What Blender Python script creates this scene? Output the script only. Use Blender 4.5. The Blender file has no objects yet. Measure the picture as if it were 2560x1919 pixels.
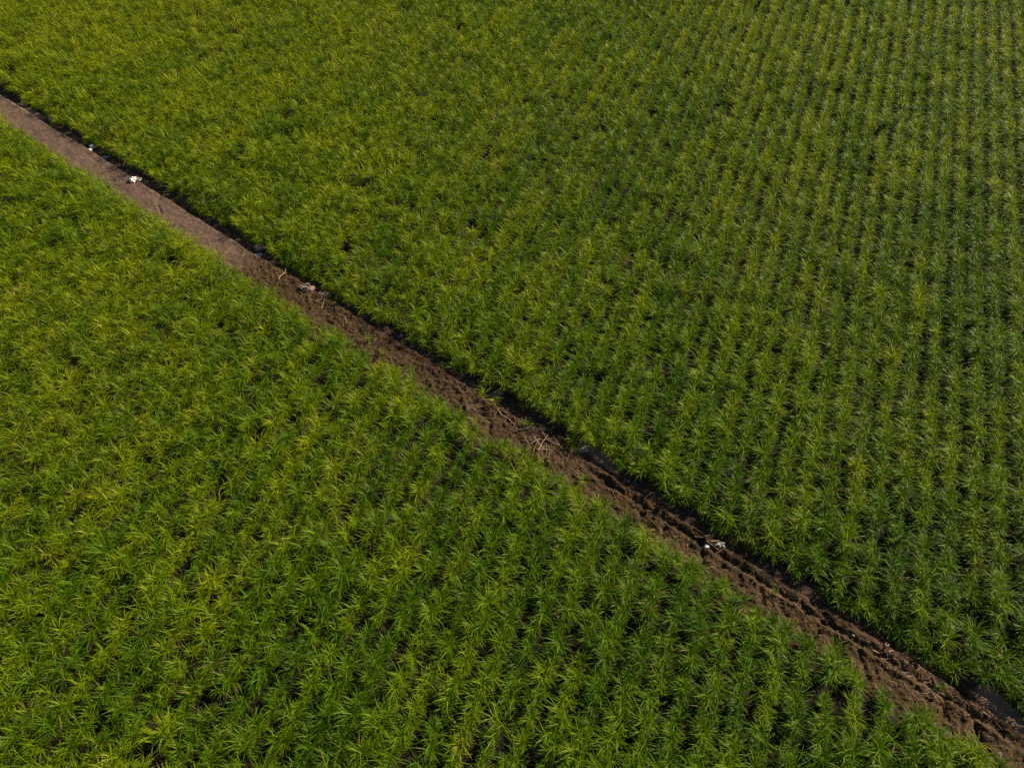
import bpy, bmesh, math, random
import numpy as np
from mathutils import Vector, Matrix

# ------------------------------------------------------------------ camera
SC = bpy.context.scene
COL = SC.collection
H = 56.0; PITCH = math.radians(49.0); FPX = 1990.0      # focal length in photo pixels
cam_d = bpy.data.cameras.new('camera'); cam = bpy.data.objects.new('camera', cam_d); COL.objects.link(cam)
cam_d.sensor_fit = 'HORIZONTAL'; cam_d.sensor_width = 36.0; cam_d.lens = 36.0*FPX/2560.0
cam_d.clip_start = 0.5; cam_d.clip_end = 3000
cam.location = (0, 0, H); cam.rotation_euler = (math.pi/2-PITCH, 0, 0)
SC.camera = cam

# ------------------------------------------------------------------ light
SUN_EL = math.radians(33.0)
SUN_AZ = math.radians(60.0)      # clockwise from +Y (straight ahead): the sun stands to the right
sd = Vector((math.sin(SUN_AZ)*math.cos(SUN_EL), math.cos(SUN_AZ)*math.cos(SUN_EL), math.sin(SUN_EL)))
w = bpy.data.worlds.new('World'); SC.world = w; w.use_nodes = True
nt = w.node_tree; bg = nt.nodes['Background']
sky = nt.nodes.new('ShaderNodeTexSky'); sky.sky_type = 'NISHITA'; sky.sun_disc = False
sky.sun_elevation = SUN_EL; sky.sun_rotation = SUN_AZ
nt.links.new(sky.outputs[0], bg.inputs[0]); bg.inputs[1].default_value = 0.05
sl = bpy.data.lights.new('sun', 'SUN'); sl.energy = 5.0; sl.angle = math.radians(0.5); sl.color = (1.0, 0.86, 0.64)
so = bpy.data.objects.new('sun', sl); COL.objects.link(so); so.rotation_euler = sd.to_track_quat('Z', 'Y').to_euler()
so.location = (30, 30, 60)
vs = SC.view_settings; vs.view_transform = 'Standard'; vs.look = 'None'; vs.exposure = 0.84; vs.gamma = 1.0
vs.use_curve_mapping = False
SC.cycles.max_bounces = 6; SC.cycles.transparent_max_bounces = 4; SC.cycles.diffuse_bounces = 3
SC.cycles.use_denoising = False

# ------------------------------------------------------------------ helpers
rng = np.random.default_rng(7)
random.seed(7)

def G(px, py, z=0.0):
    """point of the ground plane (height z) seen at a photo pixel"""
    x = (px-1280)/FPX; y = (959.5-py)/FPX
    dx, dy, dz = x, math.cos(PITCH)+y*math.sin(PITCH), -math.sin(PITCH)+y*math.cos(PITCH)
    t = (H-z)/-dz
    return dx*t, dy*t

def project(X, Y, Z):
    dz = Z-H
    fwd = Y*math.cos(PITCH)-dz*math.sin(PITCH)
    up = Y*math.sin(PITCH)+dz*math.cos(PITCH)
    return 1280+FPX*X/fwd, 959.5-FPX*up/fwd, fwd

# track frame: s runs along the track (towards the right foreground), t across it (towards the upper field)
TA = math.radians(-38.66)
XS = np.array([math.cos(TA), math.sin(TA)]); YT = np.array([-math.sin(TA), math.cos(TA)])
T0 = 17.0
U = 2.0          # s and t are counted in units of U metres
def st2w(s, t):
    return U*(XS[0]*s+YT[0]*(t+T0)), U*(XS[1]*s+YT[1]*(t+T0))
def w2st(x, y):
    return (x*XS[0]+y*XS[1])/U, (x*YT[0]+y*YT[1])/U-T0
def P(px, py, z=0.0):
    return w2st(*G(px, py, z))

def vnoise(x, y, seed=0):
    x = np.asarray(x, float); y = np.asarray(y, float)
    xi = np.floor(x).astype(np.int64); yi = np.floor(y).astype(np.int64)
    fx = x-xi; fy = y-yi; fx = fx*fx*(3-2*fx); fy = fy*fy*(3-2*fy)
    def hsh(a, b):
        n = (a*374761393+b*668265263+seed*1442695041) & 0xffffffff
        n = ((n ^ (n >> 13))*1274126177) & 0xffffffff
        return ((n ^ (n >> 16)) & 0xffff)/65535.0
    return (hsh(xi, yi)*(1-fx)+hsh(xi+1, yi)*fx)*(1-fy)+(hsh(xi, yi+1)*(1-fx)+hsh(xi+1, yi+1)*fx)*fy
def fbm(x, y, seed=0, octv=4):
    a = 0.5; r = 0; tot = 0
    for i in range(octv):
        r = r+a*vnoise(x*2**i, y*2**i, seed+i*17); tot += a; a *= 0.55
    return r/tot*2-1
def sstep(a, b, x):
    u = np.clip((x-a)/(b-a), 0, 1); return u*u*(3-2*u)

def tag(o, label=None, cat=None, group=None, kind=None):
    if label: o['label'] = label
    if cat: o['category'] = cat
    if group: o['group'] = group
    if kind: o['kind'] = kind
    return o
def mesh_np(name, V, F, mat, attrs=None, parent=None, smooth=False):
    """V (n,3), F (m,4 or 3) as numpy arrays"""
    me = bpy.data.meshes.new(name)
    me.vertices.add(len(V)); me.vertices.foreach_set('co', np.ascontiguousarray(V, np.float32).ravel())
    k = F.shape[1]; me.loops.add(F.size); me.polygons.add(len(F))
    me.loops.foreach_set('vertex_index', np.ascontiguousarray(F, np.int32).ravel())
    me.polygons.foreach_set('loop_start', np.arange(0, F.size, k, dtype=np.int32))
    me.polygons.foreach_set('use_smooth', np.full(len(F), smooth))
    for n, a in (attrs or {}).items():
        at = me.attributes.new(n, 'FLOAT', 'POINT'); at.data.foreach_set('value', np.ascontiguousarray(a, np.float32))
    me.update(calc_edges=True); me.materials.append(mat)
    o = bpy.data.objects.new(name, me); COL.objects.link(o)
    if parent: o.parent = parent
    return o

# ------------------------------------------------------------------ materials
def mat_new(name):
    m = bpy.data.materials.new(name); m.use_nodes = True
    t = m.node_tree; b = t.nodes['Principled BSDF']
    return m, t, b
def node(t, kind, **kw):
    n = t.nodes.new(kind)
    for k, v in kw.items(): setattr(n, k, v)
    return n
def mixc(t, fac, a, b, mode='MIX'):
    n = node(t, 'ShaderNodeMix', data_type='RGBA', blend_type=mode)
    for i, v in ((0, fac), (6, a), (7, b)):
        if hasattr(v, 'links'): t.links.new(v, n.inputs[i])
        elif isinstance(v, (tuple, list)): n.inputs[i].default_value = (*v, 1)
        else: n.inputs[i].default_value = v
    return n.outputs[2]
def attr(t, name):
    return node(t, 'ShaderNodeAttribute', attribute_name=name).outputs['Fac']
def math_n(t, op, a, b=0.0, clamp=False):
    n = node(t, 'ShaderNodeMath', operation=op, use_clamp=clamp)
    for i, v in ((0, a), (1, b)):
        if hasattr(v, 'links'): t.links.new(v, n.inputs[i])
        else: n.inputs[i].default_value = v
    return n.outputs[0]
def noise(t, scale, detail=4, vec=None, rough=0.55):
    n = node(t, 'ShaderNodeTexNoise'); n.inputs['Scale'].default_value = scale; n.inputs['Detail'].default_value = detail
    n.inputs['Roughness'].default_value = rough
    if vec: t.links.new(vec, n.inputs['Vector'])
    return n.outputs['Fac']
def ramp(t, fac, stops):
    n = node(t, 'ShaderNodeValToRGB'); t.links.new(fac, n.inputs[0]); e = n.color_ramp.elements
    while len(e) < len(stops): e.new(0.5)
    for i, (p, c) in enumerate(stops): e[i].position = p; e[i].color = (*c, 1) if len(c) == 3 else c
    return n.outputs[0]

def leaf_material(name, deep, mid, lime, dead_c, dead_all=False):
    m, t, b = mat_new(name)
    yel = attr(t, 'yellow'); dead = attr(t, 'dead'); along = attr(t, 'along')
    green = ramp(t, yel, [(0.0, deep), (0.45, mid), (1.0, lime)])
    pale = mixc(t, 0.35, dead_c, (0.42, 0.30, 0.15))
    dcol = mixc(t, along, dead_c, pale)
    c = mixc(t, dead, green, dcol)
    t.links.new(c, b.inputs['Base Color']); b.inputs['Roughness'].default_value = 0.46
    b.inputs['Specular IOR Level'].default_value = 0.14
    tr = node(t, 'ShaderNodeBsdfTranslucent')
    tc = mixc(t, 1.0, c, (1.25, 1.2, 0.5), 'MULTIPLY'); t.links.new(tc, tr.inputs[0])
    mx = node(t, 'ShaderNodeMixShader'); mx.inputs[0].default_value = 0.36
    t.links.new(b.outputs[0], mx.inputs[1]); t.links.new(tr.outputs[0], mx.inputs[2])
    t.links.new(mx.outputs[0], t.nodes['Material Output'].inputs[0])
    return m
M_LEAF = leaf_material('cane_leaf', (0.024, 0.080, 0.003), (0.105, 0.190, 0.002), (0.30, 0.33, 0.002), (0.22, 0.125, 0.045))
M_WEED = leaf_material('weed_leaf', (0.03, 0.07, 0.012), (0.07, 0.12, 0.015), (0.16, 0.18, 0.02), (0.22, 0.13, 0.06))

def soil_material():
    m, t, b = mat_new('soil')
    co = node(t, 'ShaderNodeTexCoord').outputs['Object']
    n1 = noise(t, 0.7, 6, co); n2 = noise(t, 5.0, 8, co, 0.7); n3 = noise(t, 25.0, 3, co)
    red = ramp(t, n2, [(0.25, (0.008, 0.0025, 0.0013)), (0.5, (0.025, 0.007, 0.003)), (0.75, (0.068, 0.021, 0.009))])
    red = mixc(t, math_n(t, 'MULTIPLY', n1, 0.55), red, (0.032, 0.0105, 0.005))
    tan = ramp(t, n2, [(0.25, (0.055, 0.034, 0.024)), (0.5, (0.115, 0.074, 0.054)), (0.72, (0.21, 0.145, 0.11))])
    tan = mixc(t, ramp(t, n1, [(0.35, (0.6, 0.6, 0.6)), (0.62, (0, 0, 0))]), tan, (0.06, 0.034, 0.023))
    c = mixc(t, attr(t, 'dry'), red, tan)
    silt = mixc(t, n2, (0.045, 0.028, 0.021), (0.075, 0.048, 0.036))
    c = mixc(t, attr(t, 'silt'), c, silt)
    pale = mixc(t, n2, (0.20, 0.125, 0.09), (0.27, 0.175, 0.13))
    c = mixc(t, attr(t, 'pale'), c, pale)
    litter_shade = ramp(t, noise(t, 8.0, 5, co, 0.7), [(0.35, (0.007, 0.004, 0.002)), (0.6, (0.013, 0.007, 0.004)), (0.8, (0.04, 0.022, 0.012))])  # leaf litter, taken near black to paint shade into the gaps between plants
    c = mixc(t, attr(t, 'field'), c, litter_shade)
    mos = math_n(t, 'MULTIPLY', attr(t, 'moss'), ramp(t, noise(t, 6.0, 6, co, 0.7), [(0.42, (0, 0, 0)), (0.6, (1, 1, 1))]))
    c = mixc(t, mos, c, (0.07, 0.075, 0.018))
    t.links.new(c, b.inputs['Base Color'])
    b.inputs['Roughness'].default_value = 0.92; b.inputs['Specular IOR Level'].default_value = 0.25
    bp = node(t, 'ShaderNodeBump'); bp.inputs['Strength'].default_value = 0.7; bp.inputs['Distance'].default_value = 0.03
    hsum = math_n(t, 'ADD', n2, math_n(t, 'MULTIPLY', n3, 0.4)); t.links.new(hsum, bp.inputs['Height'])
    t.links.new(bp.outputs[0], b.inputs['Normal'])
    return m
M_SOIL = soil_material()

def simple_mat(name, c1, c2, scale=8, rough=0.8, spec=0.3, bump=0.3):
    m, t, b = mat_new(name)
    co = node(t, 'ShaderNodeTexCoord').outputs['Object']
    n = noise(t, scale, 5, co, 0.6)
    t.links.new(ramp(t, n, [(0.3, c1), (0.7, c2)]), b.inputs['Base Color'])
    b.inputs['Roughness'].default_value = rough; b.inputs['Specular IOR Level'].default_value = spec
    bp = node(t, 'ShaderNodeBump'); bp.inputs['Strength'].default_value = bump; bp.inputs['Distance'].default_value = 0.02
    t.links.new(n, bp.inputs['Height']); t.links.new(bp.outputs[0], b.inputs['Normal'])
    return m
M_STALK = simple_mat('dry_cane', (0.22, 0.14, 0.09), (0.42, 0.30, 0.21), 12)
M_STALKD = simple_mat('old_cane', (0.12, 0.08, 0.06), (0.26, 0.19, 0.15), 12)
M_STRAW = simple_mat('straw', (0.10, 0.05, 0.026), (0.30, 0.18, 0.10), 3)
M_CLOD = simple_mat('clod', (0.07, 0.03, 0.017), (0.19, 0.09, 0.05), 9, 0.95, 0.2, 0.6)
M_WHITE = simple_mat('white_plastic', (0.62, 0.62, 0.60), (0.85, 0.84, 0.80), 6, 0.45, 0.5)
M_CREAM = simple_mat('cream_plastic', (0.24, 0.20, 0.15), (0.46, 0.41, 0.33), 9, 0.6, 0.4)
M_GREYP = simple_mat('grey_plastic', (0.24, 0.24, 0.25), (0.46, 0.46, 0.46), 8, 0.5, 0.45)
M_BLUEP = simple_mat('pale_blue_plastic', (0.42, 0.50, 0.58), (0.66, 0.72, 0.78), 6, 0.4, 0.5)
M_SACK = simple_mat('beige_sack', (0.28, 0.20, 0.14), (0.47, 0.36, 0.27), 10, 0.85, 0.2)
M_PINK = simple_mat('pinkish_sack', (0.22, 0.15, 0.13), (0.42, 0.31, 0.28), 12, 0.85, 0.2)
M_STONE = simple_mat('pale_stone', (0.24, 0.20, 0.16), (0.45, 0.39, 0.32), 10, 0.9, 0.2, 0.6)

# ------------------------------------------------------------------ ground
# drag marks, runnels and ridges, traced on the ground: points (photo px), depth (m, + = raised), half width (m)
MARKS = [
 ([(1100,950),(1135,962),(1155,985),(1166,1022)], .10, .10), ([(1080,925),(1110,945),(1140,955)], .07, .10),
 ([(1010,890),(1040,905),(1075,920)], .07, .08), ([(985,915),(1015,890),(1050,868)], .07, .08),
 ([(1200,1030),(1225,1050),(1222,1080)], -.10, .10), ([(1165,1030),(1195,1015),(1225,1015)], .08, .07),
 ([(1350,1095),(1362,1130),(1360,1165)], -.11, .09), ([(1335,1090),(1345,1130),(1343,1160)], .08, .06),
 ([(1470,1195),(1500,1182),(1530,1195),(1560,1225)], .13, .09), ([(1475,1215),(1500,1203),(1525,1215)], -.12, .10),
 ([(1600,1225),(1622,1262),(1612,1300),(1596,1322)], .12, .09), ([(1632,1240),(1640,1275),(1622,1310)], -.10, .07),
 ([(1625,1300),(1650,1325),(1640,1350)], .09, .07), ([(1655,1280),(1662,1310),(1655,1345)], -.10, .07),
 ([(1750,1345),(1756,1380),(1762,1410)], -.13, .08), ([(1856,1405),(1862,1440)], -.08, .06),
 ([(1895,1440),(1903,1475),(1912,1505)], -.12, .07), ([(2062,1525),(2015,1530),(1985,1555)], -.16, .10),
 ([(2062,1525),(2058,1560),(2035,1595)], -.20, .11), ([(2068,1535),(2090,1580),(2110,1640),(2120,1690)], -.14, .09),
 ([(2030,1500),(2050,1515)], -.20, .14), ([(2080,1560),(2100,1600)], .08, .06),
 ([(2140,1610),(2160,1660),(2175,1700)], -.10, .08), ([(2415,1745),(2425,1775),(2447,1825),(2480,1890)], -.16, .07),
 ([(2365,1740),(2362,1785)], -.12, .08), ([(2372,1750),(2400,1770),(2415,1800),(2418,1840)], .08, .07),
 ([(2400,1700),(2425,1735)], -.22, .12),
 ([(393,463),(401,483),(392,505),(402,532)], -.07, .06), ([(393,468),(365,480),(340,498)], .035, .10), ([(395,500),(372,515),(352,520)], .04, .09),
 ([(290,440),(310,425),(325,420)], -.03, .06), ([(140,330),(165,345),(200,362)], -.04, .06), ([(545,600),(575,575),(600,570)], -.05, .07),
 ([(560,630),(600,590)], .04, .06), ([(430,560),(470,545),(500,550)], .03, .08), ([(210,380),(260,415)], -.03, .08),
]
def polydist(s, t, pts):
    d = np.full(np.shape(s), 1e9)
    for (a, b), (c, e) in zip(pts[:-1], pts[1:]):
        vx, vy = c-a, e-b; L = vx*vx+vy*vy+1e-9
        u = np.clip(((s-a)*vx+(t-b)*vy)/L, 0, 1)
        d = np.minimum(d, np.hypot(s-a-u*vx, t-b-u*vy))
    return d
MARKS_ST = [([P(*p) for p in pts], d, wd) for pts, d, wd in MARKS]
S_DRY = P(620, 640)[0]        # upstream of here the track is dry, trodden and tan
S_MID = P(1130, 930)[0]
S_RUT = P(1480, 1190)[0]
def ditch_c(s): return 1.12+0.10*fbm(s*0.25, s*0+3, 5, 2)
def height(s, t):
    s = np.asarray(s, float); t = np.asarray(t, float)
    near = sstep(2.6, 1.5, np.abs(t))
    dry = sstep(S_DRY+2, S_DRY-2, s+0.8*fbm(s*.7, t*.7, 3, 2))
    z = 0.05*fbm(s*.6, t*.6, 11, 3)
    z = z+near*(1-dry)*(0.10*fbm(s*2.1, t*2.1, 21, 5)+0.08*fbm(s*6, t*6, 31, 4)+0.035*fbm(s*17, t*17, 33, 2))
    z = z+near*dry*(0.035*fbm(s*1.5, t*2.4, 41, 5)+0.028*fbm(s*7, t*7, 51, 4))
    z = z-0.06*near
    # irrigation ditch along the upper side with a flat silted bed
    dc = ditch_c(s); dw = 0.34+0.06*fbm(s*.5, s*0, 6, 2)
    dd = sstep(dw+0.20, dw-0.08, np.abs(t-dc)+0.04*fbm(s*4, t*4, 61, 3))
    z = z*(1-0.85*dd)-0.34*dd
    # berm and rut beside it
    br = sstep(S_DRY-6, S_DRY+6, s)
    bc = 0.52+0.07*fbm(s*.8, s*0+1, 7, 3)
    z = z+(0.025+0.045*br)*np.exp(-((t-bc)/0.17)**2)*(0.7+0.9*fbm(s*2.5, t*2.5, 8, 4))
    rt = sstep(S_RUT-1, S_RUT+1.5, s)
    rc = 0.22+0.06*fbm(s*.6, s*0+5, 9, 3)
    z = z-0.10*rt*np.exp(-((t-rc)/(0.10+.03*fbm(s*3, s*0, 19, 2)))**2)*(.8+.8*fbm(s*1.7, s*0+9, 18, 3))
    z = z+0.06*rt*np.exp(-((t+0.02-rc+0.2)/0.1)**2)
    for pts, d, wd in MARKS_ST:
        a = np.array(pts)
        msk = (s > a[:, 0].min()-.6) & (s < a[:, 0].max()+.6) & (t > a[:, 1].min()-.6) & (t < a[:, 1].max()+.6)
        if msk.any():
            q = polydist(s[msk], t[msk], pts)+0.03*fbm(s[msk]*5, t[msk]*5, 71, 2)
            z[msk] += 0.75*d*np.exp(-(q/wd)**2)
    return z
def hz(s, t): return U*float(height(np.array([s]), np.array([t]))[0])

def grow(a, step, far, n):
    r = np.geomspace(step, far, n); return a+np.cumsum(r)*far/np.cumsum(r)[-1]
sv = np.concatenate([-70-grow(0, .3, 330, 26)[::-1], np.arange(-70, 13, .05), 13+grow(0, .3, 390, 26)])
tv = np.concatenate([-2.7-grow(0, .3, 395, 34)[::-1], np.arange(-2.7, 2.7, .04), 2.7+grow(0, .3, 395, 34)])
SS, TT = np.meshgrid(sv, tv, indexing='ij')
ZZ = height(SS, TT)
n1, n2 = SS.shape
idx = np.arange(n1*n2).reshape(n1, n2)
F = np.stack([idx[:-1, :-1], idx[1:, :-1], idx[1:, 1:], idx[:-1, 1:]], -1).reshape(-1, 4)
wob = 0.25*fbm(SS*1.2, TT*1.2, 81, 3)
dryA = sstep(S_DRY+1.5, S_DRY-1.5, SS+3*wob)*sstep(2.0, 1.5, np.abs(TT))
dryA = np.maximum(dryA, 0.15*sstep(0.1, 0.7, fbm(SS*.9, TT*1.6, 83, 4)+.15)*sstep(2, 1.5, np.abs(TT)))
siltA = sstep(0.42, 0.30, np.abs(TT-ditch_c(SS))+0.2*wob)
paleA = np.zeros_like(SS)
for (pa, pb) in (((1462, 1105), (1535, 1165)), ((2462, 1735), (2570, 1830)), ((45, 262), (95, 290))):
    q = polydist(SS, TT, [P(*pa, z=-.6), P(*pb, z=-.6)])
    paleA = np.maximum(paleA, sstep(0.36, 0.22, q+0.25*wob))
fieldA = np.maximum(sstep(-1.35, -1.75, TT+wob), sstep(1.5, 1.8, TT+0.6*wob))  # soil under the cane: litter with the painted gap shade
mossA = (1-dryA)*sstep(1.2, 0.5, np.abs(TT+0.3))
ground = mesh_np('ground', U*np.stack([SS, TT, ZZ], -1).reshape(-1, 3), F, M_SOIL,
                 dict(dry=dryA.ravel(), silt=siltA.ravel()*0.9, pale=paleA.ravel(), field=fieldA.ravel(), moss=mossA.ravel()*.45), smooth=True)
ground.location = (YT[0]*T0*U, YT[1]*T0*U, 0); ground.rotation_euler = (0, 0, TA)
tag(ground, 'reddish brown soil with a trodden dirt track and a silted ditch', kind='structure')

# ------------------------------------------------------------------ blades
def blades(B, az, e0, bend, L, W, roll, yellow, dead, K=6, lift=None):
    """arched tapering leaves: base points B (n,3), heading az, start elevation e0, total bend, length L, width W"""
    n = len(az); tt = np.linspace(0, 1, K+1)
    # turning is slow near the base and strong past the middle of the leaf
    el = e0[:, None]-bend[:, None]*(tt[None]**1.5)
    azs = az[:, None]+(rng.normal(0, .30, n)[:, None])*tt[None]**1.5
    T = np.stack([np.cos(el)*np.cos(azs), np.cos(el)*np.sin(azs), np.sin(el)], -1)
    step = L[:, None, None]/K
    pos = np.zeros((n, K+1, 3)); pos[:, 1:] = np.cumsum((T[:, :-1]+T[:, 1:])/2*step, 1)
    pos += B[:, None, :]
    S0 = np.stack([-np.sin(azs), np.cos(azs), np.zeros_like(azs)], -1); N0 = np.cross(T, S0)
    r = roll[:, None]*(0.3+tt[None])
    S = S0*np.cos(r)[..., None]+N0*np.sin(r)[..., None]
    prof = np.minimum(1, 0.55+1.6*tt)*np.clip((1-tt)*1.9, 0.04, 1)**0.8
    half = (W[:, None]*prof[None]/2)[..., None]*S
    V = np.stack([pos-half, pos+half], 2)          # n,K+1,2,3
    V[..., 2] = np.maximum(V[..., 2], 0.015+0.02*np.abs(np.sin(V[..., 0]*37)))
    V = V.reshape(-1, 3)
    base = (np.arange(n)*(K+1)*2)[:, None]+(np.arange(K)*2)[None]
    Fq = np.stack([base, base+1, base+3, base+2], -1).reshape(-1, 4)
    rep = (K+1)*2
    at = dict(yellow=np.clip(np.repeat(yellow, rep)+np.tile(np.repeat(tt, 2), n)*0.10, 0, 1), dead=np.repeat(dead, rep), along=np.tile(np.repeat(tt, 2), n))
    return V, Fq, at

def clump(size, yel, deadf, lean=(0, 0), nt=7, nl=12, row_az=None, K=5):
    """one sugarcane stool around the origin; returns (green leaves, dry leaves)"""
    lt = nt*nl
    ti = np.repeat(np.arange(nt), nl)
    off = rng.normal(0, 0.09*size, (nt, 2))
    if row_az is not None:
        k = rng.normal(0, 0.13*size, nt); off += np.stack([k*math.sin(row_az), k*math.cos(row_az)], -1)
    sth = rng.uniform(0.4, 1.35, nt)*size
    out = np.arctan2(off[:, 1], off[:, 0])
    B = np.zeros((lt, 3))
    frac = rng.uniform(0, 1, lt)
    B[:, 2] = sth[ti]*frac
    B[:, :2] = off[ti]*(1+1.2*frac[:, None])+rng.normal(0, .015, (lt, 2))
    az = rng.uniform(0, 2*np.pi, lt); az = az+0.45*np.sin(out[ti]-az)
    lx, ly = lean
    vx = np.cos(az)+lx; vy = np.sin(az)+ly; az = np.arctan2(vy, vx)
    up = rng.uniform(0, 1, lt)                       # 0 = outer leaf, 1 = young upright leaf
    e0 = np.radians(28+56*up**0.8+rng.normal(0, 7, lt))
    bend = np.radians(rng.normal(84, 18, lt)+14*up-20*up**3)
    L = size*rng.uniform(1.0, 1.60, lt)*(1.0-0.10*up)
    W = rng.uniform(0.040, 0.064, lt)*(0.75+0.25*size)
    roll = rng.normal(0, .35, lt)
    yl = np.clip(yel+rng.normal(0, .13, lt)+0.10*(up-.5), 0, 1)
    dd = (rng.uniform(0, 1, lt) < deadf*0.18).astype(float)*rng.uniform(.5, 1, lt)
    green = blades(B, az, e0, bend, L, W, roll, yl, dd*0.8, K=K)
    dry = None
    nd = int(round(deadf*18))
    if nd > 1:
        a = rng.uniform(0, 2*np.pi, nd); Bd = np.zeros((nd, 3)); Bd[:, :2] = off[rng.integers(0, nt, nd)]; Bd[:, 2] = rng.uniform(.1, .6, nd)*size
        dry = blades(Bd, a, np.radians(rng.uniform(15, 70, nd)), np.radians(rng.uniform(70, 130, nd)), size*rng.uniform(.8, 1.4, nd),
                     rng.uniform(.025, .042, nd), rng.normal(0, .8, nd), np.full(nd, .5), rng.uniform(.75, 1, nd), K=K)
    return green, dry
def merge(parts):
    Vs, Fs, o = [], [], 0; at = {k: [] for k in ('yellow', 'dead', 'along')}
    for V, Fq, a in parts:
        Vs.append(V); Fs.append(Fq+o); o += len(V)
        for k in at: at[k].append(a[k])
    return np.concatenate(Vs), np.concatenate(Fs), {k: np.concatenate(v) for k, v in at.items()}

# ------------------------------------------------------------------ planting
ROW_AZ = math.radians(21.3); RV = np.array([math.sin(ROW_AZ), math.cos(ROW_AZ)]); CV = np.array([math.cos(ROW_AZ), -math.sin(ROW_AZ)])
SP = 1.85; INROW = 0.88
UP_T, LOW_T = 1.50, -1.34      # in track units
plants = []          # x, y, size, zone
def edge_t(s, upper):
    return (UP_T if upper else LOW_T)+0.26*float(fbm(np.array([s*.9]), np.array([0.5]), 91 if upper else 92, 2)[0])
def inview(x, y, m=5.0):
    # in the frame, or close enough to be seen from a step to the side
    if y < -2: return False
    px, py, f = project(x, y, 0.6)
    k = FPX/f*m
    return f > 1 and -k < px < 2560+k and -k*0.8 < py < 1919+k
# notch in the lower field where the track widens
NOTCH = P(1195, 1085)
for r in range(-90, 100):
    v = r*SP
    c0 = CV*v
    s0, t0 = w2st(*c0); ds, dt = RV[0]*XS[0]+RV[1]*XS[1], RV[0]*YT[0]+RV[1]*YT[1]
    for upper in (True, False):
        ue = ((UP_T+0.12 if upper else LOW_T)-t0)*U/dt
        n = 0; u = ue+(rng.uniform(0.0, .8) if upper else rng.uniform(-.5, .2))
        while n < 160:
            q = c0+RV*u
            w_ = 0.10 if n else .04
            q = q+CV*rng.normal(0, w_)+RV*rng.normal(0, .08 if n else 0)
            size = float(np.clip(rng.normal(1.0, .15), .65, 1.35))
            if n and rng.uniform() < .035: size *= 0.6
            if inview(*q) and not (n and rng.uniform() < .025):
                plants.append([q[0], q[1], size, ('upper' if upper else 'lower')+('_edge' if n == 0 else '')])
            u += (1 if upper else -1)*INROW*rng.uniform(.85, 1.15)*(1.0 if n or not upper else 1.35); n += 1
# plants filling the ends between the rows, along both sides of the track
edge_pts = [(p[0], p[1]) for p in plants if 'edge' in p[3]]
for upper in (True, False):
    s = -72.0
    while s < 13:
        s += SP*0.5/U*rng.uniform(.85, 1.2)
        t = edge_t(s, upper)+(0 if upper else 0.05)
        x, y = st2w(s, t)
        if not inview(x, y): continue
        if any(abs(a-x) < .55 and abs(b-y) < .55 for a, b in edge_pts): continue
        edge_pts.append((x, y)); plants.append([x, y, float(rng.uniform(.72, 1.0)), ('upper' if upper else 'lower')+'_edge'])
ns, ntt = NOTCH
def keep(p):
    s, t = w2st(p[0], p[1])
    if p[3].startswith('lower') and math.hypot((s-ns)/0.7, (t-ntt)/0.5) < 1: return False
    return True
plants = [p for p in plants if keep(p)]
PX = np.array([[p[0], p[1]] for p in plants])
px, py, fw = project(PX[:, 0], PX[:, 1], 0.6)
# colour of a stool: patches of paler and deeper cane, plus a left and far brightening partly painted for the light
yel = 0.38+0.12*fbm(PX[:, 0]*.05, PX[:, 1]*.05, 101, 3)+0.26*fbm((PX@CV)*.65, (PX@RV)*.12, 102, 3)+rng.normal(0, .09, len(PX))
yel += 0.14*sstep(20, -60, PX[:, 0])+0.14*sstep(50, 110, PX[:, 1])-0.12*sstep(50, 20, PX[:, 1])  # yellower left and far, deeper near: partly light put into leaf colour
yel = np.clip(yel, 0.03, .95)
dn = fbm(PX[:, 0]*.08, PX[:, 1]*.08, 111, 3)+0.8*fbm(PX[:, 0]*.5, PX[:, 1]*.5, 112, 2)
deadf = np.clip(dn*.75+rng.uniform(-.1, .3, len(PX)), 0, 1)
inf = (px > -10) & (px < 2570) & (py > -10) & (py < 1929)
score = np.where(inf, 1/fw, 0)*np.array([1.35 if 'edge' in p[3] else 1.0 for p in plants])
top = set(np.argsort(-score)[:292].tolist())
LAND = [((335,445),'the big white bag'),((648,608),'the beige sack'),((765,718),'the cream scrap'),((805,727),'the pinkish sack'),
        ((1247,973),'the torn grey plastic'),((1465,1113),'the pale stone'),((1805,1360),'the tangled pale bag'),((2163,1522),'the round grey bag'),
        ((2215,1612),'the crossed canes'),((2455,1725),'the split pale cane'),((1350,1110),'the heap of dry canes')]
LAND = [(G(*a), b) for a, b in LAND]
stuff_g = []; used = set()
order = sorted(range(len(plants)), key=lambda i: -fw[i])
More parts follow.
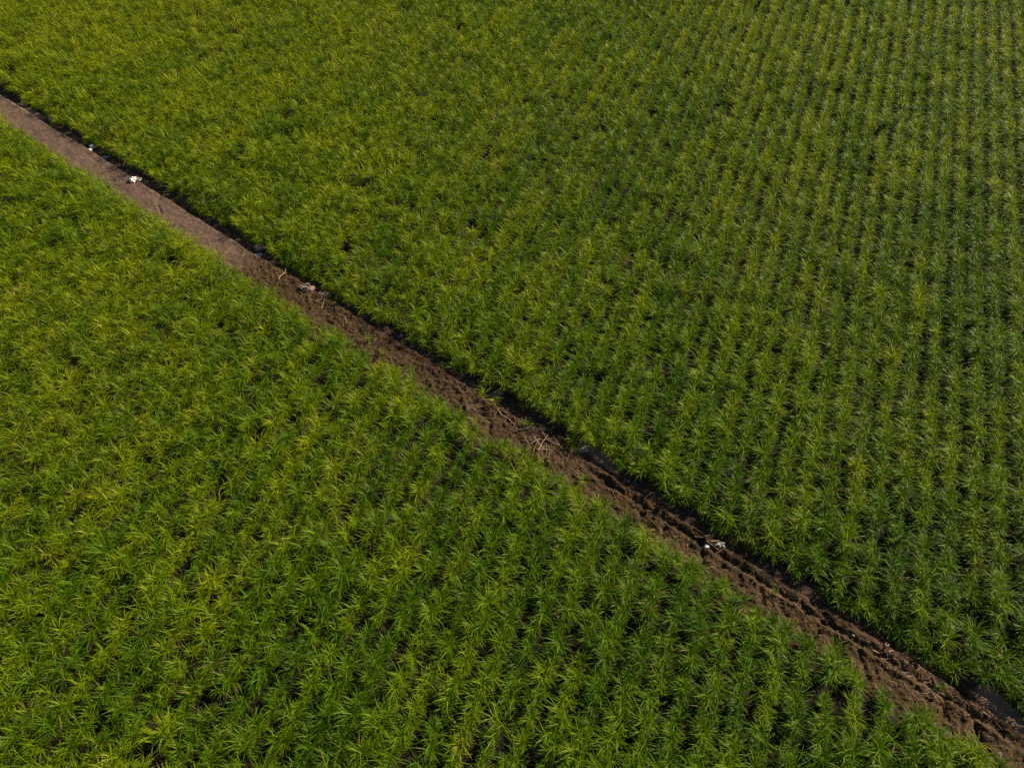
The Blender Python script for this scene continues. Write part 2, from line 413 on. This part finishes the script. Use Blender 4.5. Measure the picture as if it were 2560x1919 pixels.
for i in order:
    x, y, size, zone = plants[i]
    lean = (-0.10+0.10*rng.normal(), 0.05*rng.normal())
    far = i not in top
    nl = 14
    g, d = clump(size, yel[i], deadf[i], lean, nt=int(rng.integers(5, 9)), nl=nl, row_az=ROW_AZ, K=5 if not far else 4)
    s_, t_ = w2st(x, y)
    z0 = hz(s_, t_)-0.02 if 'edge' in zone else 0.0
    if far:
        for part in (g, d):
            if part is None: continue
            V = part[0]; V[:, 0] += x; V[:, 1] += y; V[:, 2] += z0
            stuff_g.append(part)
        continue
    o = mesh_np('sugarcane_plant', g[0], g[1], M_LEAF, g[2]); o.location = (x, y, z0)
    if d is not None:
        dl = mesh_np('dry_leaves', d[0], d[1], M_LEAF, d[2], parent=o)
        dl['label'] = 'dry tan leaves hanging low in the clump'
    tone = 'lime green' if yel[i] > .58 else ('deep green' if yel[i] < .33 else 'mid green')
    dry = ' with dry leaves' if deadf[i] > .35 else ''
    lab = None
    if 'edge' in zone:
        ds_ = sorted((math.hypot(x-a[0], y-a[1]), b) for a, b in LAND)
        if ds_[0][0] < 3.2 and (zone, ds_[0][1]) not in used:
            used.add((zone, ds_[0][1]))
            lab = '%s cane clump%s at the track\'s %s edge nearest %s' % (tone, dry, zone.split('_')[0], ds_[0][1])
        else:
            lab = '%s sugarcane clump%s on the %s edge of the track' % (tone, dry, zone.split('_')[0])
        grp = 'sugarcane clumps lining the %s edge of the track' % zone.split('_')[0]
    else:
        wh = 'nearest the viewer in the lower field' if zone == 'lower' else 'in the near rows above the track'
        lab = '%s sugarcane clump%s %s' % (tone, dry, wh)
        grp = 'near sugarcane clumps in the %s field' % zone
    tag(o, lab, 'sugarcane', grp)
V, Fq, at = merge(stuff_g)
fld = mesh_np('sugarcane_field', V, Fq, M_LEAF, at)
tag(fld, 'dense planted rows of green sugarcane on both sides of the dirt track', 'sugarcane field', kind='stuff')
print('plants', len(plants), 'faces', len(Fq))

# ------------------------------------------------------------------ young plants on the track
def seedling(pp, size, y_, dd, label, nt=3, nl=9, z=0):
    s, t = P(*pp); x, y = st2w(s, t); size = size*1.15
    g, d = clump(size, y_, dd, (0, 0), nt, nl)
    o = mesh_np('young_sugarcane', g[0], g[1], M_LEAF, g[2]); o.location = (x, y, hz(s, t)-.01)
    if d is not None:
        mesh_np('dry_leaves', d[0], d[1], M_LEAF, d[2], parent=o)['label'] = 'dry tan leaves splayed on the soil'
    tag(o, label, 'sugarcane', 'young sugarcane plants growing on the track')
seedling((1205, 985), .62, .55, .9, 'half dry sugarcane tuft on the track left of the torn grey plastic', 4, 9)
seedling((1237, 1008), .62, .5, .7, 'small yellowish tuft just below the torn grey plastic', 4, 8)
seedling((1318, 1062), .55, .25, .15, 'lone dark green young cane in the ditch above the cane heap')
seedling((1430, 1105), .85, .4, .2, 'bright green young cane just left of the pale stone', 5, 10)
seedling((1455, 1205), .5, .4, .1, 'small green plant at the mouth of the curved soil ridge')
seedling((1500, 1272), .75, .6, .7, 'straggly plant with dry leaves below the curved soil ridge', 5, 9)
seedling((922, 852), .55, .45, .1, 'small green plant between the roots at the narrow part of the track')
seedling((960, 880), .45, .35, .2, 'tiny green plant just right of the narrow part of the track')
seedling((1108, 912), .5, .25, .2, 'small dark plant at the foot of the upper cane above the long ridge')
seedling((832, 742), .5, .35, .1, 'small green plant just right of the pinkish sack')
seedling((224, 350), .7, .45, .1, 'small clump on the track beside the two white scraps', 4, 9)
seedling((37, 212), .8, .45, .1, 'small clump at the left end of the track by the dark ditch', 4, 9)
seedling((1935, 1483), .32, .15, .0, 'low dark green weedy shoot in the middle of the track')
seedling((2355, 1250+470), .35, .2, .0, 'low green shoot on the berm left of the ditch corner')

# ------------------------------------------------------------------ litter, weeds, clods (uncountable)
def scatter_strips(n, srange, trange, Lr, Wr, clusters=None, spread=.35):
    s = rng.uniform(*srange, n); t = rng.uniform(*trange, n)
    if clusters:
        k = n//2; c = np.array([P(*c) for c in clusters]); pick = rng.integers(0, len(c), k)
        s[:k] = c[pick, 0]+rng.normal(0, spread*1.6, k); t[:k] = c[pick, 1]+rng.normal(0, spread*.6, k)
    return s, t
def strips(name, n, srange, trange, Lr, Wr, mat, label, clusters=None, spread=.35, dens=None):
    s, t = scatter_strips(n, srange, trange, Lr, Wr, clusters, spread)
    if dens is not None:
        kp = rng.uniform(0, 1, n) < dens(s, t); s, t = s[kp], t[kp]; n = len(s)
    a = rng.uniform(0, 2*np.pi, n); L = rng.uniform(*Lr, n); W = rng.uniform(*Wr, n)
    K = 4; V = []
    bend = rng.normal(0, .3, n); lift = np.abs(rng.normal(0, .03, n))+.008
    for j in range(K+1):
        u = j/K-.5
        cs = s+np.cos(a+bend*u)*L*u; ct = t+np.sin(a+bend*u)*L*u
        cz = U*(height(cs, ct)+lift*(1-(2*u)**2)+.008)
        wx = -np.sin(a+bend*u)*W/2; wy = np.cos(a+bend*u)*W/2
        x1, y1 = st2w(cs-wx, ct-wy); x2, y2 = st2w(cs+wx, ct+wy)
        V.append(np.stack([np.stack([x1, y1, cz], -1), np.stack([x2, y2, cz+.006], -1)], 1))
    V = np.stack(V, 1).reshape(-1, 3)
    base = (np.arange(n)*(K+1)*2)[:, None]+(np.arange(K)*2)[None]
    Fq = np.stack([base, base+1, base+3, base+2], -1).reshape(-1, 4)
    o = mesh_np(name, V, Fq, mat); tag(o, label, name.replace('_', ' '), kind='stuff'); return o
strips('dry_straw', 8500, (S_DRY-1, 10), (-1.4, .75), (.06, .30), (.005, .013), M_STRAW, 'thin dry straw strewn over the reddish part of the track',
       [(1210, 1000), (1190, 1010), (1340, 1095), (1360, 1110), (1420, 1160), (1700, 1400), (1680, 1370), (2330, 1690), (2280, 1720), (1960, 1510), (2000, 1505), (690, 670), (790, 735), (1520, 1280), (2410, 1800), (1230, 1020)],
       .5, dens=lambda s, t: 0.35+0.65*sstep(-.1, .4, fbm(s*1.1, t*1.6, 121, 3)))
strips('dry_straw', 500, (-62, S_DRY), (-1.3, .7), (.08, .28), (.006, .014), M_STRAW, 'sparse bits of straw on the tan trodden part of the track')
def weeds():
    n = 5200
    s = rng.uniform(S_DRY-28, 10, n); t = rng.uniform(-1.3, .75, n)
    d = sstep(.02, .35, fbm(s*1.3, t*2.0, 131, 3))*sstep(S_DRY-30, S_DRY+8, s)
    kp = rng.uniform(0, 1, n) < d; s, t = s[kp], t[kp]; n = len(s)
    x, y = st2w(s, t); z = U*height(s, t)
    B = np.zeros((n, 3))
    V, Fq, at = blades(B, rng.uniform(0, 6.28, n), np.radians(rng.uniform(30, 80, n)), np.radians(rng.uniform(30, 110, n)), rng.uniform(.08, .28, n),
                       rng.uniform(.02, .036, n), rng.normal(0, .4, n), np.clip(rng.normal(.35, .2, n), 0, 1), (rng.uniform(0, 1, n) < .3)*.8, K=3)
    V += np.repeat(np.stack([x, y, z-.01], -1), 8, 0)
    o = mesh_np('weeds', V, Fq, M_WEED, at); tag(o, 'low green weeds sprouting in patches on the track', 'weeds', kind='stuff')
weeds()
def clods():
    bm = bmesh.new(); bmesh.ops.create_icosphere(bm, subdivisions=1, radius=1)
    bv = np.array([v.co[:] for v in bm.verts]); bf = np.array([[v.index for v in f.verts] for f in bm.faces]); bm.free()
    n = 2600; s = rng.uniform(S_DRY-25, 10, n); t = rng.uniform(-1.35, .8, n)
    kp = rng.uniform(0, 1, n) < .15+.85*sstep(S_DRY-3, S_DRY+3, s); s, t = s[kp], t[kp]; n = len(s)
    x, y = st2w(s, t); z = U*height(s, t); r = rng.uniform(.02, .085, n)*rng.uniform(.5, 1, n)
    V = bv[None]*(r[:, None, None])*rng.uniform(.65, 1.35, (n, len(bv), 1)); V[..., 2] *= .7
    V += np.stack([x, y, z+r*.2], -1)[:, None]
    Fq = (bf[None]+(np.arange(n)*len(bv))[:, None, None]).reshape(-1, 3)
    o = mesh_np('soil_clods', V.reshape(-1, 3), Fq, M_CLOD); tag(o, 'small crumbled clods of reddish soil on the track', 'soil clods', kind='stuff')
clods()

# ------------------------------------------------------------------ canes and sticks, each one a thing
def stick(pts_px, r, mat, label, group=None, name='dry_cane', lift=0.03, taper=.8):
    """a bent round stalk lying over the soil through photo points"""
    st = [P(*p) for p in pts_px]; r = r*1.5
    C = []
    for (a, b), (c, d) in zip(st[:-1], st[1:]):
        for k in range(4):
            u = k/4; C.append((a+(c-a)*u, b+(d-b)*u))
    C.append(st[-1]); m = len(C)
    Cz = height(np.array([c[0] for c in C]), np.array([c[1] for c in C]))
    # a stiff stalk spans hollows: straight between its highest supports
    xs = np.linspace(0, 1, m); line = np.polyfit(xs, Cz, 1); lz = np.polyval(line, xs); lz = U*(lz+max(0, (Cz-lz).max()*.8))+r*.6+lift*.5
    C3 = [Vector((*st2w(*c), z)) for c, z in zip(C, lz)]
    o0 = C3[0].copy(); bm = bmesh.new(); rings = []
    for i, c in enumerate(C3):
        tdir = (C3[min(i+1, m-1)]-C3[max(i-1, 0)]).normalized(); sx = tdir.cross(Vector((0, 0, 1))).normalized(); sy = sx.cross(tdir)
        rr = r*(1-(1-taper)*i/(m-1))*(1.15 if i % 3 == 0 else 1)
        rings.append([bm.verts.new(c-o0+(sx*math.cos(q)+sy*math.sin(q))*rr) for q in [k*math.pi/3 for k in range(6)]])
    for a, b in zip(rings[:-1], rings[1:]):
        for k in range(6): bm.faces.new((a[k], a[(k+1) % 6], b[(k+1) % 6], b[k]))
    bm.faces.new(rings[0][::-1]); bm.faces.new(rings[-1])
    me = bpy.data.meshes.new(name); bm.to_mesh(me); bm.free(); me.materials.append(mat)
    o = bpy.data.objects.new(name, me); COL.objects.link(o); o.location = o0
    tag(o, label, 'stick' if name == 'fallen_branch' else 'dry cane', group); return o
stick([(713,667),(711,680),(702,690),(698,702)], .028, M_STALK, 'pale curved stick lying alone on the dark soil below the beige sack', name='fallen_branch')
stick([(605,639),(613,633)], .03, M_STALK, 'short pale stick at the start of the dug soil left of the blue scrap', name='fallen_branch')
stick([(1243,1022),(1256,1038),(1272,1045),(1286,1060)], .026, M_STALK, 'long crooked branch on the red soil below the yellowish tuft', name='fallen_branch')
stick([(1217,1027),(1244,1028)], .018, M_STALKD, 'thin grey stick crossing the end of the long crooked branch', name='fallen_branch')
stick([(1262,1032),(1280,1027)], .018, M_STALK, 'short forked twig above the long crooked branch', name='fallen_branch')
stick([(1160,958),(1168,972),(1180,985)], .02, M_STALKD, 'grey bent twig left of the half dry tuft', name='fallen_branch')
stick([(1234,951),(1239,968)], .02, M_STALK, 'upright-looking pale cane piece left of the torn grey plastic')
stick([(1800,1304),(1790,1318),(1780,1338)], .026, M_STALKD, 'long straight grey stick reaching out of the upper cane to the tangled bag', name='fallen_branch')
stick([(1737,1339),(1756,1343),(1775,1340)], .024, M_STALK, 'pale cane lying across the rut left of the white crumpled scrap')
stick([(1776,1355),(1799,1347)], .026, M_STALK, 'pale cane leaning against the tangled pale bag')
stick([(1766,1352),(1782,1362),(1797,1373)], .026, M_STALKD, 'greyish cane between the white crumpled scrap and the tangled bag')
stick([(1788,1381),(1802,1375),(1814,1370)], .02, M_STALK, 'thin cane just below the tangled pale bag')
stick([(1765,1418),(1785,1416)], .022, M_STALK, 'pale cane at the lower edge of the track below the tangled bag')
stick([(1727,1409),(1746,1397)], .022, M_STALK, 'cane tip sticking out over the lower cane left of the cross channel')
stick([(2212,1621),(2213,1610),(2221,1601)], .032, M_STALK, 'left cane of the crossed pair on the berm')
stick([(2213,1618),(2229,1604)], .032, M_STALK, 'right cane of the crossed pair on the berm')
stick([(2181,1624),(2199,1632)], .03, M_STALK, 'thick pale cane piece just below left of the crossed pair')
stick([(2219,1631),(2230,1626)], .026, M_STALK, 'short pale cane piece just below right of the crossed pair')
stick([(2101,1605),(2127,1602)], .024, M_STALK, 'pale straight cane lying at the lower field edge left of the crossed pair')
stick([(2094,1575),(2100,1600)], .02, M_STALKD, 'thin dark cane beside the channel above the straight pale cane')
stick([(2455,1772),(2463,1762)], .022, M_STALK, 'short cane hanging over the rut beside the ditch corner')
stick([(2475,1755),(2474,1783)], .024, M_STALK, 'pale cane bridging the rut at the far right')
stick([(2456,1778),(2478,1790)], .026, M_STALK, 'thick cane on the red bank at the far right')
stick([(2446,1733),(2458,1722)], .05, M_STALK, 'split pale cane butt standing at the corner of the silted ditch')
stick([(790,752),(812,737)], .024, M_STALK, 'thin cane pointing from the pinkish sack to the lower field')
stick([(803,768),(812,745)], .02, M_STALK, 'thin cane just below the pinkish sack')
stick([(862,790),(866,806)], .022, M_STALK, 'short cane on the dark soil right of the pinkish sack')
# heap of dry canes
for k in range(20):
    cx, cy = 1345+rng.normal(0, 24), 1100+rng.normal(0, 14); cy += (cx-1345)*.45
    a = rng.uniform(-.5, .9) if k % 3 else rng.uniform(1, 2.2); L = rng.uniform(12, 26)
    stick([(cx-L*math.cos(a), cy-L*math.sin(a)), (cx+rng.normal(0, 1.5), cy+rng.normal(0, 1.5)), (cx+L*math.cos(a), cy+L*math.sin(a))], rng.uniform(.014, .026),
          M_STALK if k % 2 else M_STALKD, 'bent dry cane in the heap of canes across the middle of the track', 'dry canes heaped in the middle of the track', lift=rng.uniform(.0, .25))
for k in range(24):
    cx, cy = 2330+rng.normal(0, 38), 1708+rng.normal(0, 14); cy += (cx-2330)*.45
    a = rng.uniform(-.4, 1.2); L = rng.uniform(6, 15)
    stick([(cx-L*math.cos(a), cy-L*math.sin(a)), (cx+rng.normal(0, 1), cy+rng.normal(0, 1)), (cx+L*math.cos(a), cy+L*math.sin(a))], rng.uniform(.011, .019),
          M_STALK, 'short dry cane scattered over the track left of the ditch corner', 'short canes scattered at the near end of the track', lift=rng.uniform(0, .1))

# ------------------------------------------------------------------ rubbish
def lump(pp, name, mat, label, cat, sx, sy, sz, seed, rot=0., group=None, crease=.35, z=0.0, parts=()):
    """a crumpled bag or sack: a closed body with folded, creased sides"""
    s, t = P(*pp); x, y = st2w(s, t)
    def body(sx, sy, sz, seed):
        sx, sy, sz = sx*U, sy*U, sz*U
        bm = bmesh.new(); bmesh.ops.create_icosphere(bm, subdivisions=4, radius=1)
        for v in bm.verts:
            p = v.co.copy(); a = math.atan2(p.y, p.x); q = np.array([p.x*2+seed, p.y*2+p.z])
            f = 1+crease*float(fbm(np.array([q[0]]), np.array([q[1]]), seed, 4)[0])+.10*math.sin(5*a+seed+3*p.z)+.06*math.sin(11*a-seed)
            v.co = Vector((p.x*f*sx, p.y*f*sy, max(p.z, -.35)*f*sz))
        me = bpy.data.meshes.new(name); bm.to_mesh(me); bm.free()
        return me
    me = body(sx, sy, sz, seed); me.materials.append(mat)
    o = bpy.data.objects.new(name, me); COL.objects.link(o)
    o.location = (x, y, hz(s, t)+.5*sz+z); o.rotation_euler = (rng.normal(0, .1), rng.normal(0, .1), rot)
    for (pn, pm, ox, oy, oz, ax, ay, az_) in parts:
        m2 = body(ax, ay, az_, seed+9); m2.name = pn; m2.materials.append(pm)
        c = bpy.data.objects.new(pn, m2); COL.objects.link(c); c.parent = o; c.location = (ox*U, oy*U, oz*U)
    tag(o, label, cat, group); return o
def sheet(pp, name, mat, label, cat, sx, sy, amp, seed, rot=0., tilt=(0, 0), z=0.03, torn=.25):
    """a torn, rumpled sheet of film with real thickness"""
    s, t = P(*pp); x, y = st2w(s, t); n = 16; bm = bmesh.new(); g = {}; sx, sy, amp = sx*U, sy*U, amp*U
    for i in range(n+1):
        for j in range(n+1):
            u, v = i/n*2-1, j/n*2-1
            e = 1-torn*abs(float(fbm(np.array([u*2+v*1.3]), np.array([v*2-u]), seed, 3)[0]))
            zz = amp*float(fbm(np.array([u*2.2]), np.array([v*2.2]), seed+1, 4)[0])+amp*.35*math.sin(4*u+2.5*v+seed)
            g[i, j] = bm.verts.new((u*e*sx, v*e*sy, zz+amp*.6))
    for i in range(n):
        for j in range(n):
            if float(vnoise(np.array([i/n*3.1]), np.array([j/n*3.1]), seed+5)[0]) > .86: continue
            bm.faces.new((g[i, j], g[i+1, j], g[i+1, j+1], g[i, j+1]))
    bmesh.ops.solidify(bm, geom=bm.faces[:], thickness=.006)
    me = bpy.data.meshes.new(name); bm.to_mesh(me); bm.free(); me.materials.append(mat)
    o = bpy.data.objects.new(name, me); COL.objects.link(o); o.location = (x, y, hz(s, t)+z); o.rotation_euler = (tilt[0], tilt[1], rot)
    tag(o, label, cat); return o
lump((333,450), 'plastic_bag', M_WHITE, 'big bright white crumpled bag alone in the middle of the tan track', 'bag', .22, .20, .17, 3, .2,
     parts=[('torn_flap', M_CREAM, .27, .05, .02, .20, .18, .09)])
sheet((137,290), 'plastic_sheet', M_GREYP, 'grey-white rag of plastic under the upper cane near the left end of the track', 'plastic sheet', .50, .24, .16, 4, .2)
lump((227,357), 'plastic_bag', M_WHITE, 'upper of the two small white scraps beside the small clump', 'bag', .17, .17, .16, 5, .3)
lump((222,370), 'plastic_scrap', M_WHITE, 'lower and smaller of the two white scraps beside the small clump', 'plastic scrap', .13, .10, .07, 6, .3)
lump((244,353), 'plastic_bag', M_GREYP, 'dull grey bag half under the cane right of the two white scraps', 'bag', .30, .16, .14, 15, .3)
sheet((259,383), 'plastic_sheet', M_BLUEP, 'pale blue strip of plastic between the two white scraps and the big white bag', 'plastic sheet', .30, .16, .08, 7, .5)
sheet((508,505), 'plastic_sheet', M_GREYP, 'dark grey plastic tucked under the upper cane above the dry track', 'plastic sheet', .34, .22, .14, 8, -.4)
lump((647,608), 'sack', M_SACK, 'beige knotted sack at the foot of the upper cane', 'sack', .30, .22, .24, 9, .3, parts=[('sack_mouth', M_SACK, .34, .14, .04, .22, .26, .16)])
sheet((640,629), 'plastic_scrap', M_BLUEP, 'pale blue-white plastic scrap just below the beige sack', 'plastic scrap', .24, .17, .07, 10, .0)
sheet((764,718), 'plastic_scrap', M_CREAM, 'cream plastic scrap left of the pinkish sack', 'plastic scrap', .26, .18, .09, 11, .5)
lump((778,720), 'rag', M_PINK, 'small brown rag between the cream scrap and the pinkish sack', 'rag', .20, .15, .10, 17, .5)
lump((806,726), 'sack', M_PINK, 'flattened pinkish grey sack under the upper cane', 'sack', .36, .26, .16, 12, -.2, crease=.5)
sheet((1001,829), 'plastic_scrap', M_GREYP, 'tiny bluish grey scrap in the shade where the track is narrowest', 'plastic scrap', .16, .11, .06, 13, .4)
sheet((1244,976), 'plastic_sheet', M_GREYP, 'torn grey plastic film bent over the ditch bank above the yellowish tuft', 'plastic sheet', .36, .17, .16, 14, .55, tilt=(.35, -.15), z=.16,)
lump((1464,1111), 'stone', M_STONE, 'pale weathered slab at the head of the smooth silt patch', 'stone', .34, .16, .13, 16, .45, crease=.25)
lump((1768,1362), 'plastic_scrap', M_WHITE, 'small white crumpled scrap in the rut left of the tangled bag', 'plastic scrap', .11, .09, .08, 18, .5)
lump((1804,1360), 'plastic_bag', M_CREAM, 'tangled pale bag caught on the berm among crossing canes', 'bag', .15, .13, .09, 19, .4, crease=.8,
     parts=[('loose_film', M_GREYP, -.10, .06, .03, .13, .09, .06)])
lump((2163,1521), 'plastic_bag', M_GREYP, 'round mottled grey bag in the shaded ditch', 'bag', .11, .12, .09, 20, .5)
lump((2134,1586), 'plastic_scrap', M_CREAM, 'tiny whitish knot on the track left of the crossed canes', 'plastic scrap', .05, .05, .04, 21, .5)
lump((1834,1328), 'plastic_scrap', M_GREYP, 'tiny greyish scrap in the shade below the upper cane right of the tangled bag', 'plastic scrap', .06, .05, .04, 22, .5)
